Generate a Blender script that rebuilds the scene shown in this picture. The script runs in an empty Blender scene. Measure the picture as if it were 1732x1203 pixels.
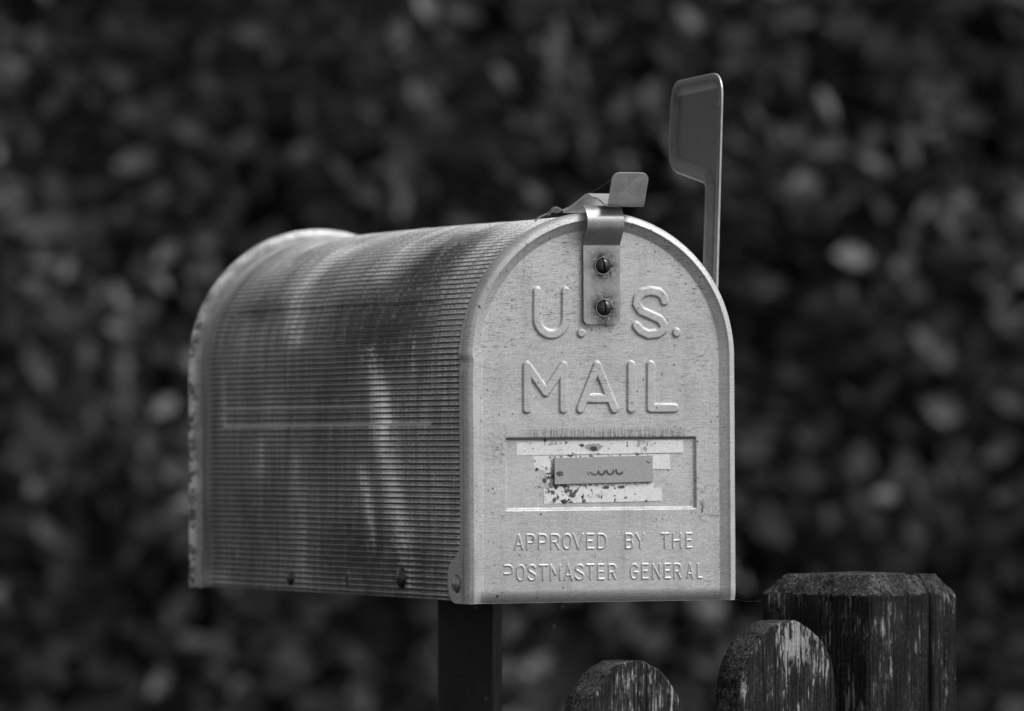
import bpy, bmesh, math, random
import numpy as np
from mathutils import Matrix, Vector, Euler

R = math.radians
PI = math.pi
SC = bpy.context.scene
COL = SC.collection

# ------------------------------------------------------------------ camera, sky, sun, exposure
CAM_Z, PITCH, LENS = 1.1846, 0.0151, 228.3
cd = bpy.data.cameras.new("camera")
cd.lens, cd.sensor_width = LENS, 36.0
cd.clip_start, cd.clip_end = 0.1, 500.0
cd.dof.use_dof, cd.dof.focus_distance, cd.dof.aperture_fstop = True, 3.71, 9.6
cam = bpy.data.objects.new("camera", cd)
COL.objects.link(cam)
cam.location = (0, 0, CAM_Z)
cam.rotation_euler = (PI / 2 + PITCH, 0, 0)
SC.camera = cam

SUN_EL, SUN_AZ = R(47), R(108)          # azimuth clockwise from +Y (away from the camera)
w = bpy.data.worlds.new("World")
SC.world = w
w.use_nodes = True
wt = w.node_tree
wt.nodes.clear()
sky = wt.nodes.new('ShaderNodeTexSky')
sky.sky_type = 'NISHITA'
sky.sun_disc = False
sky.sun_elevation = SUN_EL
sky.sun_rotation = SUN_AZ
sky.dust_density = 4.0
bw = wt.nodes.new('ShaderNodeRGBToBW')   # the photograph is black and white
bg = wt.nodes.new('ShaderNodeBackground')
bg.inputs[1].default_value = 0.14
wo = wt.nodes.new('ShaderNodeOutputWorld')
wt.links.new(sky.outputs[0], bw.inputs[0])
wt.links.new(bw.outputs[0], bg.inputs[0])
wt.links.new(bg.outputs[0], wo.inputs[0])

sl = bpy.data.lights.new("sun", 'SUN')
sl.energy, sl.angle, sl.color = 1.4, R(24), (1, 1, 1)
so = bpy.data.objects.new("sun", sl)
COL.objects.link(so)
sdir = Vector((math.sin(SUN_AZ) * math.cos(SUN_EL), math.cos(SUN_AZ) * math.cos(SUN_EL), math.sin(SUN_EL)))
so.rotation_euler = sdir.to_track_quat('Z', 'Y').to_euler()
so.location = sdir * 20

SC.view_settings.view_transform = 'Standard'
SC.view_settings.look = 'None'
SC.view_settings.gamma = 1.0
SC.view_settings.exposure = 0.42
SC.cycles.use_denoising = True

rng = np.random.default_rng(7)
random.seed(7)

# ------------------------------------------------------------------ object helpers
def link(o, parent=None):
    COL.objects.link(o)
    if parent is not None:
        o.parent = parent
    return o

def tag(o, label=None, cat=None, group=None, kind=None):
    for k, v in (('label', label), ('category', cat), ('group', group), ('kind', kind)):
        if v:
            o[k] = v
    return o

def empty(name, loc=(0, 0, 0), rot=(0, 0, 0)):
    o = bpy.data.objects.new(name, None)
    o.empty_display_size = 0.05
    o.location, o.rotation_euler = loc, rot
    return link(o)

def np_mesh(name, verts, faces, mat, parent=None, smooth=True, uv=None):
    """faces: (n,k) array, all the same k; or list of lists."""
    me = bpy.data.meshes.new(name)
    if isinstance(faces, np.ndarray):
        n, k = faces.shape
        me.vertices.add(len(verts))
        me.vertices.foreach_set('co', np.ascontiguousarray(verts, dtype=np.float32).ravel())
        me.loops.add(n * k)
        me.loops.foreach_set('vertex_index', np.ascontiguousarray(faces, dtype=np.int32).ravel())
        me.polygons.add(n)
        me.polygons.foreach_set('loop_start', np.arange(n, dtype=np.int32) * k)
        me.polygons.foreach_set('loop_total', np.full(n, k, dtype=np.int32))
    else:
        me.from_pydata([tuple(v) for v in verts], [], faces)
    me.update(calc_edges=True)
    me.validate()
    if uv is not None:
        lay = me.uv_layers.new(name='UVMap')
        li = np.empty(len(me.loops), dtype=np.int32)
        me.loops.foreach_get('vertex_index', li)
        lay.data.foreach_set('uv', np.ascontiguousarray(uv[li], dtype=np.float32).ravel())
    me.polygons.foreach_set('use_smooth', np.full(len(me.polygons), smooth))
    me.materials.append(mat)
    return link(bpy.data.objects.new(name, me), parent)

def bm_obj(name, bm, mat, parent=None, smooth=True, angle=35):
    bmesh.ops.recalc_face_normals(bm, faces=bm.faces)
    me = bpy.data.meshes.new(name)
    if smooth:
        for e in bm.edges:
            if len(e.link_faces) == 2 and e.calc_face_angle(0) > R(angle):
                e.smooth = False
        for f in bm.faces:
            f.smooth = True
        for f in bm.faces:
            if len(f.verts) > 8: f.smooth = False
    bm.to_mesh(me)
    bm.free()
    me.materials.append(mat)
    return link(bpy.data.objects.new(name, me), parent)

def grid_faces(nr, nc, base=0, wrap=False):
    i = np.arange(nr - 1)[:, None] * nc
    j = np.arange(nc - (0 if wrap else 1))[None, :]
    j2 = (j + 1) % nc
    a, b = i + j, i + j2
    return np.stack([a, b, b + nc, a + nc], -1).reshape(-1, 4) + base

def prism(bm, poly, axis_a, axis_b, axis_n, origin, depth, bevel=0.0, seg=2):
    """closed 2-D outline extruded along axis_n by depth (both in metres)"""
    o, A, B, N = Vector(origin), Vector(axis_a), Vector(axis_b), Vector(axis_n)
    v0 = [bm.verts.new(o + A * p[0] + B * p[1]) for p in poly]
    f = bm.faces.new(v0)
    ext = bmesh.ops.extrude_face_region(bm, geom=[f])
    nv = [g for g in ext['geom'] if isinstance(g, bmesh.types.BMVert)]
    for v in nv:
        v.co += N * depth
    if bevel:
        bm.edges.ensure_lookup_table()
        s0, s1 = set(v0), set(nv)
        es = [e for e in bm.edges if (e.verts[0] in s0 and e.verts[1] in s0) or (e.verts[0] in s1 and e.verts[1] in s1)]
        bmesh.ops.bevel(bm, geom=es, offset=bevel, segments=seg, profile=0.6, affect='EDGES', clamp_overlap=True)

def rounded(pts, radii, n=7):
    """polygon with its corners rounded"""
    out = []
    m = len(pts)
    for i in range(m):
        p, q, r_ = Vector(pts[i - 1]), Vector(pts[i]), Vector(pts[(i + 1) % m])
        rad = radii[i] if isinstance(radii, (list, tuple)) else radii
        if rad <= 0:
            out.append(tuple(q)); continue
        a, b = (p - q).normalized(), (r_ - q).normalized()
        ang = a.angle(b)
        t = min(rad / math.tan(ang / 2), 0.48 * min((p - q).length, (r_ - q).length))
        s, e = q + a * t, q + b * t
        for k in range(n + 1):
            u = k / n
            out.append(tuple((1 - u) ** 2 * s + 2 * u * (1 - u) * q + u * u * e))
    return out

def tube(bm, pts, r, seg=6):
    rings = []
    for i, p in enumerate(pts):
        p = Vector(p)
        d = (Vector(pts[min(i + 1, len(pts) - 1)]) - Vector(pts[max(i - 1, 0)])).normalized()
        u = d.orthogonal().normalized() if not rings else (u - d * u.dot(d)).normalized()
        v = d.cross(u)
        rr = r[i] if isinstance(r, (list, tuple)) else r
        rings.append([bm.verts.new(p + (u * math.cos(2 * PI * k / seg) + v * math.sin(2 * PI * k / seg)) * rr) for k in range(seg)])
    for a, b in zip(rings, rings[1:]):
        for k in range(seg):
            bm.faces.new((a[k], a[(k + 1) % seg], b[(k + 1) % seg], b[k]))
    bm.faces.new(rings[0]); bm.faces.new(rings[-1])

# value noise for mesh roughness
def vnoise(p, seed=0):
    p = np.asarray(p, float)
    i = np.floor(p).astype(np.int64)
    f = p - i
    f = f * f * (3 - 2 * f)
    out = 0
    for dx in (0, 1):
        for dy in (0, 1):
            for dz in (0, 1):
                h = (i[..., 0] + dx) * 374761393 + (i[..., 1] + dy) * 668265263 + (i[..., 2] + dz) * 2147483647 + seed * 974634777
                h = (h ^ (h >> 13)) * 1274126177
                h = ((h ^ (h >> 16)) & 0xFFFF) / 65535.0 * 2 - 1
                wgt = (f[..., 0] if dx else 1 - f[..., 0]) * (f[..., 1] if dy else 1 - f[..., 1]) * (f[..., 2] if dz else 1 - f[..., 2])
                out = out + h * wgt
    return out

# ------------------------------------------------------------------ node helpers
class V:
    def __init__(s, g, sock): s.g, s.s = g, sock
    def __add__(s, o): return s.g.m('ADD', s, o)
    __radd__ = __add__
    def __sub__(s, o): return s.g.m('SUBTRACT', s, o)
    def __rsub__(s, o): return s.g.m('SUBTRACT', o, s)
    def __mul__(s, o): return s.g.m('MULTIPLY', s, o)
    __rmul__ = __mul__
    def __truediv__(s, o): return s.g.m('DIVIDE', s, o)

class Mat:
    def __init__(s, name):
        s.mat = bpy.data.materials.new(name)
        s.mat.use_nodes = True
        s.t = s.mat.node_tree
        s.t.nodes.clear()
        s.out = s.n('ShaderNodeOutputMaterial')
        s.b = s.n('ShaderNodeBsdfPrincipled')
        s.t.links.new(s.b.outputs[0], s.out.inputs[0])
    def n(s, t): return s.t.nodes.new(t)
    def put(s, sock, v):
        if isinstance(v, V): s.t.links.new(v.s, sock)
        else: sock.default_value = v
    def m(s, op, a, b=0.0, c=0.0):
        nd = s.n('ShaderNodeMath'); nd.operation = op
        s.put(nd.inputs[0], a); s.put(nd.inputs[1], b); s.put(nd.inputs[2], c)
        return V(s, nd.outputs[0])
    def clamp(s, a): return s.m('MINIMUM', s.m('MAXIMUM', a, 0.0), 1.0)
    def ramp(s, v, a, b, c=0.0, d=1.0, smooth=True):
        nd = s.n('ShaderNodeMapRange')
        nd.interpolation_type = 'SMOOTHSTEP' if smooth else 'LINEAR'
        s.put(nd.inputs[0], v)
        for k, x in zip((1, 2, 3, 4), (a, b, c, d)): nd.inputs[k].default_value = x
        return V(s, nd.outputs[0])
    def coords(s, kind='Object'):
        nd = s.n('ShaderNodeTexCoord'); sp = s.n('ShaderNodeSeparateXYZ')
        s.t.links.new(nd.outputs[kind], sp.inputs[0])
        return V(s, sp.outputs[0]), V(s, sp.outputs[1]), V(s, sp.outputs[2])
    def xyz(s, x, y, z=0.0):
        nd = s.n('ShaderNodeCombineXYZ')
        for k, v in enumerate((x, y, z)): s.put(nd.inputs[k], v)
        return V(s, nd.outputs[0])
    def noise(s, vec, scale, detail=3.0, rough=0.55, dist=0.0):
        nd = s.n('ShaderNodeTexNoise')
        s.put(nd.inputs['Vector'], vec)
        nd.inputs['Scale'].default_value = scale
        nd.inputs['Detail'].default_value = detail
        nd.inputs['Roughness'].default_value = rough
        nd.inputs['Distortion'].default_value = dist
        return V(s, nd.outputs[0])
    def voronoi(s, vec, scale, rnd=1.0):
        nd = s.n('ShaderNodeTexVoronoi')
        s.put(nd.inputs['Vector'], vec)
        nd.inputs['Scale'].default_value = scale
        nd.inputs['Randomness'].default_value = rnd
        sp = s.n('ShaderNodeSeparateColor')
        s.t.links.new(nd.outputs['Color'], sp.inputs[0])
        return V(s, nd.outputs['Distance']), V(s, sp.outputs[0])
    def attr(s, name):
        nd = s.n('ShaderNodeAttribute'); nd.attribute_name = name
        return V(s, nd.outputs['Fac'])
    def gauss(s, x, y, cx, cy, wx, wy):
        a, b = (x - cx) / wx, (y - cy) / wy
        return s.m('EXPONENT', (a * a + b * b) * -1.0)
    def mix(s, a, b, f): return a + (b - a) * f if isinstance(a, V) or isinstance(b, V) else f * (b - a) + a
    def finish(s, col, rough=0.5, metal=0.0, bump=None, strength=0.3, dist=0.001, spec=0.5):
        s.put(s.b.inputs['Base Color'], s.xyz(col, col, col) if isinstance(col, V) else (col, col, col, 1))
        s.put(s.b.inputs['Roughness'], rough)
        s.put(s.b.inputs['Metallic'], metal)
        s.b.inputs['Specular IOR Level'].default_value = spec
        if bump is not None:
            nd = s.n('ShaderNodeBump')
            nd.inputs['Strength'].default_value = strength
            nd.inputs['Distance'].default_value = dist
            s.put(nd.inputs['Height'], bump)
            s.t.links.new(nd.outputs[0], s.b.inputs['Normal'])
        return s.mat

# ------------------------------------------------------------------ mailbox frame and measurements
A, H, L = 0.0835, 0.2227, 0.475           # door half width, door height, body length
SPR = H - A                               # height where the arch springs
FL = 0.0104                               # depth of the door's side flange
BOX_LOC, BOX_ROT = (0.0523, 3.7036, CAM_Z - 0.08464), (0.0, -0.00634, 0.37727)
BOXM = Matrix.Translation(BOX_LOC) @ Euler(BOX_ROT).to_matrix().to_4x4()
BOXI = BOXM.inverted()
CAMM = Matrix.Translation((0, 0, CAM_Z)) @ Euler((PI / 2 + PITCH, 0, 0)).to_matrix().to_4x4()
FPX = LENS / 36 * 1732

def ray(u, v):
    d = CAMM.to_3x3() @ Vector(((u - 866) / FPX, -(v - 601.5) / FPX, -1))
    return BOXI @ CAMM.translation, BOXI.to_3x3() @ d

def on_door(u, v, y=0.003):               # measured photo point -> (x, z) on the door's plane
    o, d = ray(u, v); t = (y - o.y) / d.y
    return (o.x + d.x * t, o.z + d.z * t)

def on_side(u, v, x=-0.082):              # -> (y, z) on a plane of constant x
    o, d = ray(u, v); t = (x - o.x) / d.x
    return (o.y + d.y * t, o.z + d.z * t)

def on_body(u, v):                        # -> (distance along the box, distance round the sheet)
    rad, x = A - 0.0013, -(A - 0.0013)
    for _ in range(80):
        y, z = on_side(u, v, x)
        h = min(max(z - SPR, 0.0), rad * 0.995)
        x = 0.6 * x - 0.4 * math.sqrt(rad * rad - h * h)
    return y, z if z < SPR else SPR + rad * math.asin(h / rad)

# ------------------------------------------------------------------ materials
def plate_dirt(g, x, z):
    (xa, za), (xb, zb) = on_door(936, 819), on_door(1103, 772)
    dx = g.m('ABSOLUTE', x - (xa + xb) / 2) - (xb - xa) / 2
    dz = g.m('ABSOLUTE', z - (za + zb) / 2) - (zb - za) / 2
    d = g.m('MAXIMUM', g.m('MAXIMUM', dx, dz), 0.0)
    n = g.noise(g.xyz(x, 0.0, z), 430, 4, 0.7)
    left = g.gauss(x, z, xa - 0.003, za - 0.001, 0.010, 0.012)
    f = n + g.ramp(d, 0.0, 0.0035, 0.14, -0.05) + left * 0.17
    return g.ramp(f, 0.64, 0.70)

SPOTS = ((345, 408, 15, 13), (413, 398, 10, 9), (390, 388, 6, 5), (400, 490, 19, 20), (365, 537, 11, 8), (482, 540, 17, 20), (460, 578, 20, 18),
         (605, 598, 28, 22), (545, 645, 26, 20), (680, 608, 12, 14), (1190, 458, 10, 16), (1310, 415, 8, 8), (1148, 638, 10, 9), (850, 540, 28, 14),
         (962, 536, 34, 12), (560, 212, 8, 8), (762, 256, 30, 20), (672, 232, 24, 14), (590, 308, 30, 9), (368, 735, 12, 10), (404, 195, 11, 14), (1085, 298, 26, 7),
         (430, 440, 26, 8), (50, 246, 10, 6), (1516, 203, 7, 7), (1392, 378, 6, 6), (14, 548, 8, 8))
def rust_spots(g, x, z):
    n = g.noise(g.xyz(x, 0.0, z), 700, 3, 0.65)
    n2 = g.noise(g.xyz(x + 3.0, 0.0, z), 700, 3, 0.65)
    xx, zz = x + (n - 0.5) * 0.0022, z + (n2 - 0.5) * 0.0022
    tot = None
    for a, b, ra, rb in SPOTS:
        cx, cz = on_door(830 + a / 4.33, 700 + b / 4.33)
        f = g.gauss(xx, zz, cx, cz, ra / 4.33 / 2760, rb / 4.33 / 2960)
        tot = f if tot is None else g.m('MAXIMUM', tot, f)
    return g.ramp(tot + (n - 0.5) * 0.35, 0.30, 0.62)

def metal_door():
    g = Mat('weathered_door_metal')
    x, y, z = g.coords()
    fine = g.noise(g.xyz(x * 170, y * 170, z * 1000), 1.0, 4, 0.65)          # brushed, horizontal
    mid = g.noise(g.xyz(x * 14, y * 14, z * 30), 1.0, 4, 0.6)
    speck = g.noise(g.xyz(x, y, z), 1500, 2, 0.5)
    col = g.ramp(fine, 0.3, 0.7, 0.395, 0.485) * g.ramp(mid, 0.25, 0.75, 0.90, 1.08) * g.ramp(speck, 0.25, 0.75, 0.80, 1.18)
    # short horizontal scratches, in patches
    dash = g.ramp(g.noise(g.xyz(x * 210, y * 210, z * 1700), 1.0, 3, 0.68), 0.575, 0.645)
    patch = g.ramp(g.noise(g.xyz(x * 22, y, z * 28), 1.0, 3, 0.6), 0.42, 0.62)
    top = g.ramp(z, 0.085, 0.16, 0.45, 1.0)
    col = col * (1.0 - dash * patch * top * 0.8)
    # pits and fly specks
    d, r = g.voronoi(g.xyz(x, y * 0.2, z), 95)
    dot = g.ramp(d, 0.045, 0.10, 1, 0) * g.ramp(r, 0.80, 0.86, 0, 1)
    d2, r2 = g.voronoi(g.xyz(x, y * 0.2, z), 260)
    dot2 = g.ramp(d2, 0.10, 0.22, 1, 0) * g.ramp(r2, 0.72, 0.88, 0, 1)
    col = col * (1.0 - g.m('MAXIMUM', dot * 0.82, dot2 * 0.62))
    # runs above the recessed panel, dirt at its corners and round the screws
    x0, zt = on_door(856, 741); x1, zb = on_door(1177, 860)
    inx = g.ramp(x, x0 + 0.008, x0 + 0.022) * g.ramp(x, x1 - 0.012, x1 - 0.002, 1, 0)
    run = g.ramp(z, zt + 0.0035, zt + 0.0065, 1, 0) * g.ramp(z, zt - 0.0008, zt + 0.0004) * inx
    rn = g.ramp(g.noise(g.xyz(x * 900, y, z * 60), 1.0, 3, 0.6), 0.47, 0.62)
    col = col * (1.0 - run * (rn * 0.5 + 0.12))
    dirt = g.ramp(g.noise(g.xyz(x, y, z), 420, 4, 0.7), 0.52, 0.68)
    for cx, cz, sx, sz, k in ((x0 - 0.004, zt - 0.008, 0.006, 0.012, 0.7), (x1 + 0.002, zb + 0.008, 0.004, 0.016, 0.8),
                              (x0 - 0.002, zb - 0.001, 0.012, 0.005, 0.7), (x1 + 0.002, zb - 0.003, 0.012, 0.005, 0.8),
                              on_door(838, 1008) + (0.006, 0.003, 0.9), on_door(1020, 745) + (0.05, 0.004, 0.5),
                              on_door(1018, 552) + (0.016, 0.004, 0.9), on_door(930, 480) + (0.03, 0.012, 0.35)):
        col = col * (1.0 - g.gauss(x, z, cx, cz, sx, sz) * dirt * k)
    line = g.m('ABSOLUTE', z - (zt - 0.0002))
    col = col * (1.0 - g.ramp(line, 0.0003, 0.0014, 1, 0) * g.ramp(x, x0 - .001, x0) * g.ramp(x, x1, x1 + .001, 1, 0) * 0.45)
    col = col * (1.0 - plate_dirt(g, x, z) * 0.6) * (1.0 - rust_spots(g, x, z) * 0.85)
    drip = g.ramp(g.noise(g.xyz(x * 120, y, z * 9), 1.0, 4, 0.65), 0.5, 0.72)
    col = col * (1.0 - drip * 0.13)
    fs = g.ramp(g.noise(g.xyz(x, y, z), 900, 3, 0.7), 0.62, 0.74)
    col = col * (1.0 - fs * 0.38)
    cx, cz = on_door(1018, 600)
    col = col * (1.0 - g.gauss(x, z, cx, cz, 0.010, 0.018) * 0.10)
    h = fine * 0.3 + speck * 0.25 + dot * -2.0 + mid * 0.3
    return g.finish(col, g.ramp(fine, 0.3, 0.7, 0.58, 0.47), 0.45, h, 0.25, 0.0004)

def metal_plain(name, base, rough, metal, var=0.12, grime_shade=()):
    g = Mat(name)
    x, y, z = g.coords()
    n1 = g.noise(g.xyz(x, y, z), 180, 5, 0.65)
    n2 = g.noise(g.xyz(x, y, z), 1400, 2, 0.5)
    col = g.ramp(n1, 0.25, 0.75, base * (1 - var), base * (1 + var)) * g.ramp(n2, 0.25, 0.75, 0.9, 1.08)
    d, r = g.voronoi(g.xyz(x, y, z), 240)
    dot = g.ramp(d, 0.08, 0.2, 1, 0) * g.ramp(r, 0.86, 0.92)
    col = col * (1.0 - dot * 0.6)
    for cx, cz, sx, k in grime_shade:
        nn = g.noise(g.xyz(x, y, z), 500, 4, 0.7)
        f = g.gauss(x, z, cx, cz, sx, sx * 1.1) * g.ramp(nn, 0.3, 0.62, 0.35, 1.0)
        col = col * (1.0 - g.clamp(f * k))
    return g.finish(col, g.ramp(n1, 0.3, 0.7, rough - 0.07, rough + 0.07), metal, n1 * 0.5 + n2 * 0.3, 0.2, 0.0005)

PITCH_RIB = 0.0033
def metal_body():
    g = Mat('ribbed_body_metal')
    u, v, _ = g.coords('UV')               # u along the box, v round the arch, metres
    wob = g.noise(g.xyz(u * 160, v * 160, 0), 1.0, 3, 0.6)
    n_long = g.noise(g.xyz(u * 90, v * 12, 0), 1.0, 6, 0.68)     # runs that follow the water down
    n_run = g.noise(g.xyz(u * 260, v * 16, 3.0), 1.0, 4, 0.6)
    n_blot = g.noise(g.xyz(u * 42, v * 30, 1.0), 1.0, 6, 0.68, 0.5)
    n_fine = g.noise(g.xyz(u, v, 0), 620, 4, 0.75)
    col = g.ramp(n_long * 0.55 + n_blot * 0.45, 0.34, 0.66, 0.20, 0.50) * g.ramp(n_run, 0.3, 0.7, 0.75, 1.25) * g.ramp(n_fine, 0.30, 0.70, 0.5, 1.45)
    n_sp = g.noise(g.xyz(u, v, 2.0), 1050, 3, 0.7)
    sp_patch = g.ramp(g.noise(g.xyz(u, v, 7.0), 34, 4, 0.65), 0.40, 0.60, 0.25, 1.0)
    col = col * (1.0 - g.ramp(n_sp, 0.50, 0.62) * sp_patch * 0.75) * (1.0 + g.ramp(n_sp, 0.42, 0.32) * 0.45)
    # sky light painted into the colour: paler toward the top
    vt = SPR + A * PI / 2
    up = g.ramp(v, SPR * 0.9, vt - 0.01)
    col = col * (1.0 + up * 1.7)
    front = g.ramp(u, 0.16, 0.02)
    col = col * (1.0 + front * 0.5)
    # pale mineral runs
    def streak(pts, width, amp):
        nonlocal col
        for (u0, v0), (u1, v1) in zip(pts, pts[1:]):
            s = g.ramp(v, v0, v1, 0, 1, False)
            cen = s * (u1 - u0) + u0
            lo, hi = min(v0, v1), max(v0, v1)
            gate = g.ramp(v, lo - 0.006, lo + 0.006) * g.ramp(v, hi - 0.006, hi + 0.006, 1, 0)
            dd = (u - cen + (n_blot - 0.5) * 0.020) / width
            f = g.m('EXPONENT', dd * dd * -1.0) * gate * g.ramp(n_run, 0.25, 0.6, 0.45, 1.0)
            col = col + f * (amp * 4.6)
    S = lambda *pp: [on_body(*p) for p in pp]
    streak(S((622, 590), (640, 690), (660, 800), (684, 930), (692, 1000)), 0.016, 0.20)
    streak(S((612, 790), (622, 850), (630, 930)), 0.008, 0.17)
    streak(S((640, 640), (652, 740)), 0.009, 0.12)
    streak(S((440, 740), (440, 810)), 0.006, 0.10)
    streak(S((500, 760), (515, 990)), 0.012, 0.06)
    streak(S((696, 560), (697, 640)), 0.004, 0.10)
    streak(S((360, 968), (372, 992)), 0.03, 0.10)
    streak(S((498, 585), (494, 545), (506, 488), (558, 441), (600, 415)), 0.018, 0.15)
    streak(S((640, 478), (668, 446), (700, 414)), 0.014, 0.13)
    streak(S((455, 470), (500, 430), (540, 412)), 0.012, 0.10)
    # black mould patch below the crown, thickest in the grooves
    ph0 = g.m('FRACT', v / PITCH_RIB + (wob - 0.5) * 0.3)
    wide = g.ramp(g.m('ABSOLUTE', ph0 - 0.5) * 2.0, 0.10, 0.6, 0.55, 1.0)
    for (ua, va), k, su, sv in ((on_body(690, 500), 1.0, 0.045, 0.022), (on_body(730, 452), 1.0, 0.035, 0.020), (on_body(770, 418), 0.8, 0.03, 0.018),
                                (on_body(620, 535), 0.8, 0.07, 0.020), (on_body(650, 580), 0.6, 0.07, 0.02), (on_body(448, 522), 0.6, 0.05, 0.010),
                                (on_body(660, 965), 0.75, 0.09, 0.022), (on_body(590, 930), 0.5, 0.07, 0.02), (on_body(420, 900), 0.4, 0.08, 0.05),
                                (on_body(545, 690), 0.35, 0.06, 0.05)):
        f = g.gauss(u, v, ua, va, su, sv) * g.ramp(n_blot * 0.6 + wob * 0.5 + (n_fine - 0.5) * 1.0, 0.38, 0.62)
        col = col * (1.0 - g.m('MINIMUM', f * k * 2.2, 0.93) * wide)
    # dirt lying in the grooves
    ph = g.m('FRACT', v / PITCH_RIB + (wob - 0.5) * 0.12)
    tri = g.m('ABSOLUTE', ph - 0.5) * 2.0   # 0 mid-rib ... 1 groove
    gr = g.ramp(tri, 0.48, 0.72) * g.ramp(g.noise(g.xyz(u * 60, v * 60, 5.0), 1.0, 4, 0.7), 0.25, 0.5, 0.6, 1.0)
    band = g.ramp(u, L - 0.034, L - 0.022, 1, 0)
    col = col * g.ramp(u, L - 0.055, L - 0.03, 1.0, 0.62)
    keep = (1.0 - g.ramp(v, SPR + 0.05, vt - 0.01) * 0.55) * band
    col = col * (1.0 - gr * keep * 0.96)
    # pressed panel edges drawn paler, and a paler rib above the lower one
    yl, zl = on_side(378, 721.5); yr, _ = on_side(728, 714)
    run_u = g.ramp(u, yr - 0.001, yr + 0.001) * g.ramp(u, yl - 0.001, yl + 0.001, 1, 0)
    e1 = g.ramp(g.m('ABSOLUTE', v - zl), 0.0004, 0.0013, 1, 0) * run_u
    _, zl2 = on_side(500, 690)
    e2 = g.ramp(g.m('ABSOLUTE', v - zl2), 0.0006, 0.0016, 1, 0) * run_u * g.ramp(u, 0.11, 0.17) * 0.6
    e3 = g.ramp(g.m('ABSOLUTE', u - yl), 0.001, 0.004, 1, 0) * g.ramp(v, zl - .001, zl) * g.ramp(v, zl + .03, zl + .06, 1, 0) * 0.45
    e4 = g.ramp(g.m('ABSOLUTE', u - yr + (wob - .5) * .001), 0.0003, 0.0011, 1, 0) * g.ramp(v, zl, zl + .004) * g.ramp(v, zl + .04, zl + .07, 1, 0)
    col = col * (1.0 - e4 * 0.6)
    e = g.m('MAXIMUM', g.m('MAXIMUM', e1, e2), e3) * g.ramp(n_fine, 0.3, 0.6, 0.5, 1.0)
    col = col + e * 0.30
    # flecks of bright bare metal
    d, r = g.voronoi(g.xyz(u, v, 0), 130)
    fl = g.ramp(d, 0.05, 0.11, 1, 0) * g.ramp(r, 0.93, 0.96)
    col = col + fl * 0.25
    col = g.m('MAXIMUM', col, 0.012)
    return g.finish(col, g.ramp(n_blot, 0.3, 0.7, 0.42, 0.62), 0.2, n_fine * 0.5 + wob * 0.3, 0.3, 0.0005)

def rim_metal():
    g = Mat('crimped_rim_metal')
    x, y, z = g.coords()
    n1 = g.noise(g.xyz(x, y, z), 300, 4, 0.65)
    n2 = g.noise(g.xyz(x, y, z), 90, 3, 0.6)
    worn = g.ramp(y, L - 0.0085, L - 0.0060) * g.ramp(y, L - 0.0035, L - 0.0012, 1, 0)
    col = g.ramp(n2, 0.3, 0.7, 0.26, 0.42) * (1.0 + worn * 0.8) * (1.0 - worn * g.ramp(n1 + (n2 - 0.5) * 0.6, 0.40, 0.54, 0.75, 0.0) * g.ramp(z, SPR + 0.075, SPR + 0.02, 0.2, 1.0))
    return g.finish(col, 0.45, 0.4, n1, 0.5, 0.001)

def wood(name, base, pale, seed, amount, pale_center=None, cracks=()):
    """dark stained wood whose coating has flaked off in streaks along the grain"""
    g = Mat(name)
    x, y, z = g.coords()
    gx = x + 3.7 * seed
    grain = g.noise(g.xyz(gx * 900, y * 900, z * 14), 1.0, 5, 0.7)
    strands = g.noise(g.xyz(gx * 520, y * 520, z * 38), 1.0, 6, 0.75)
    chips = g.noise(g.xyz(gx * 260, y * 260, z * 90), 1.0, 5, 0.75)
    blot = g.noise(g.xyz(gx * 55, y * 55, z * 32), 1.0, 5, 0.65)
    moss = g.noise(g.xyz(gx, y, z), 420, 4, 0.75)
    col = g.ramp(grain, 0.32, 0.68, base * 0.25, base * 2.2) * g.ramp(moss, 0.3, 0.7, 0.45, 1.6) * g.ramp(blot, 0.3, 0.7, 0.6, 1.5)
    f = strands * 0.55 + chips * 0.25 + blot * 0.5
    if pale_center:
        cx, cz, sx, sz, k = pale_center
        f = f + g.gauss(x, z, cx, cz, sx, sz) * k
    mask = g.ramp(f, amount, amount + 0.05)
    pl = g.ramp(grain, 0.3, 0.7, pale * 0.45, pale * 1.2) * g.ramp(moss, 0.3, 0.7, 0.65, 1.2)
    col = g.mix(col, pl, mask)
    ck = g.ramp(g.noise(g.xyz(gx * 300, y * 300, z * 6), 1.0, 2, 0.5), 0.31, 0.345, 1, 0)
    col = col * (1.0 - ck * 0.9)
    return g.finish(col, 0.8, 0.0, grain * 0.8 + mask * -0.5 + ck * -2.0 + moss * 0.4, 1.0, 0.0014, 0.06)

def end_grain():
    g = Mat('weathered_end_grain')
    x, y, z = g.coords()
    n = g.noise(g.xyz(x * 620, y * 620, z * 420), 1.0, 5, 0.75)
    m = g.noise(g.xyz(x, y, z), 75, 5, 0.7)
    slash = g.noise(g.xyz((x + z) * 420, y * 420, (x - z) * 60), 1.0, 4, 0.65)
    lich = g.ramp(g.noise(g.xyz(x, y, z), 170, 4, 0.7), 0.56, 0.68)
    col = g.ramp(n, 0.36, 0.68, 0.010, 0.11) * g.ramp(m, 0.32, 0.68, 0.45, 1.7) * g.ramp(slash, 0.32, 0.5, 0.25, 1.1)
    col = col + lich * 0.05 * g.ramp(n, 0.4, 0.6)
    return g.finish(col, 0.85, 0.0, n + slash * 1.5 + m, 1.0, 0.002, 0.08)

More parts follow.
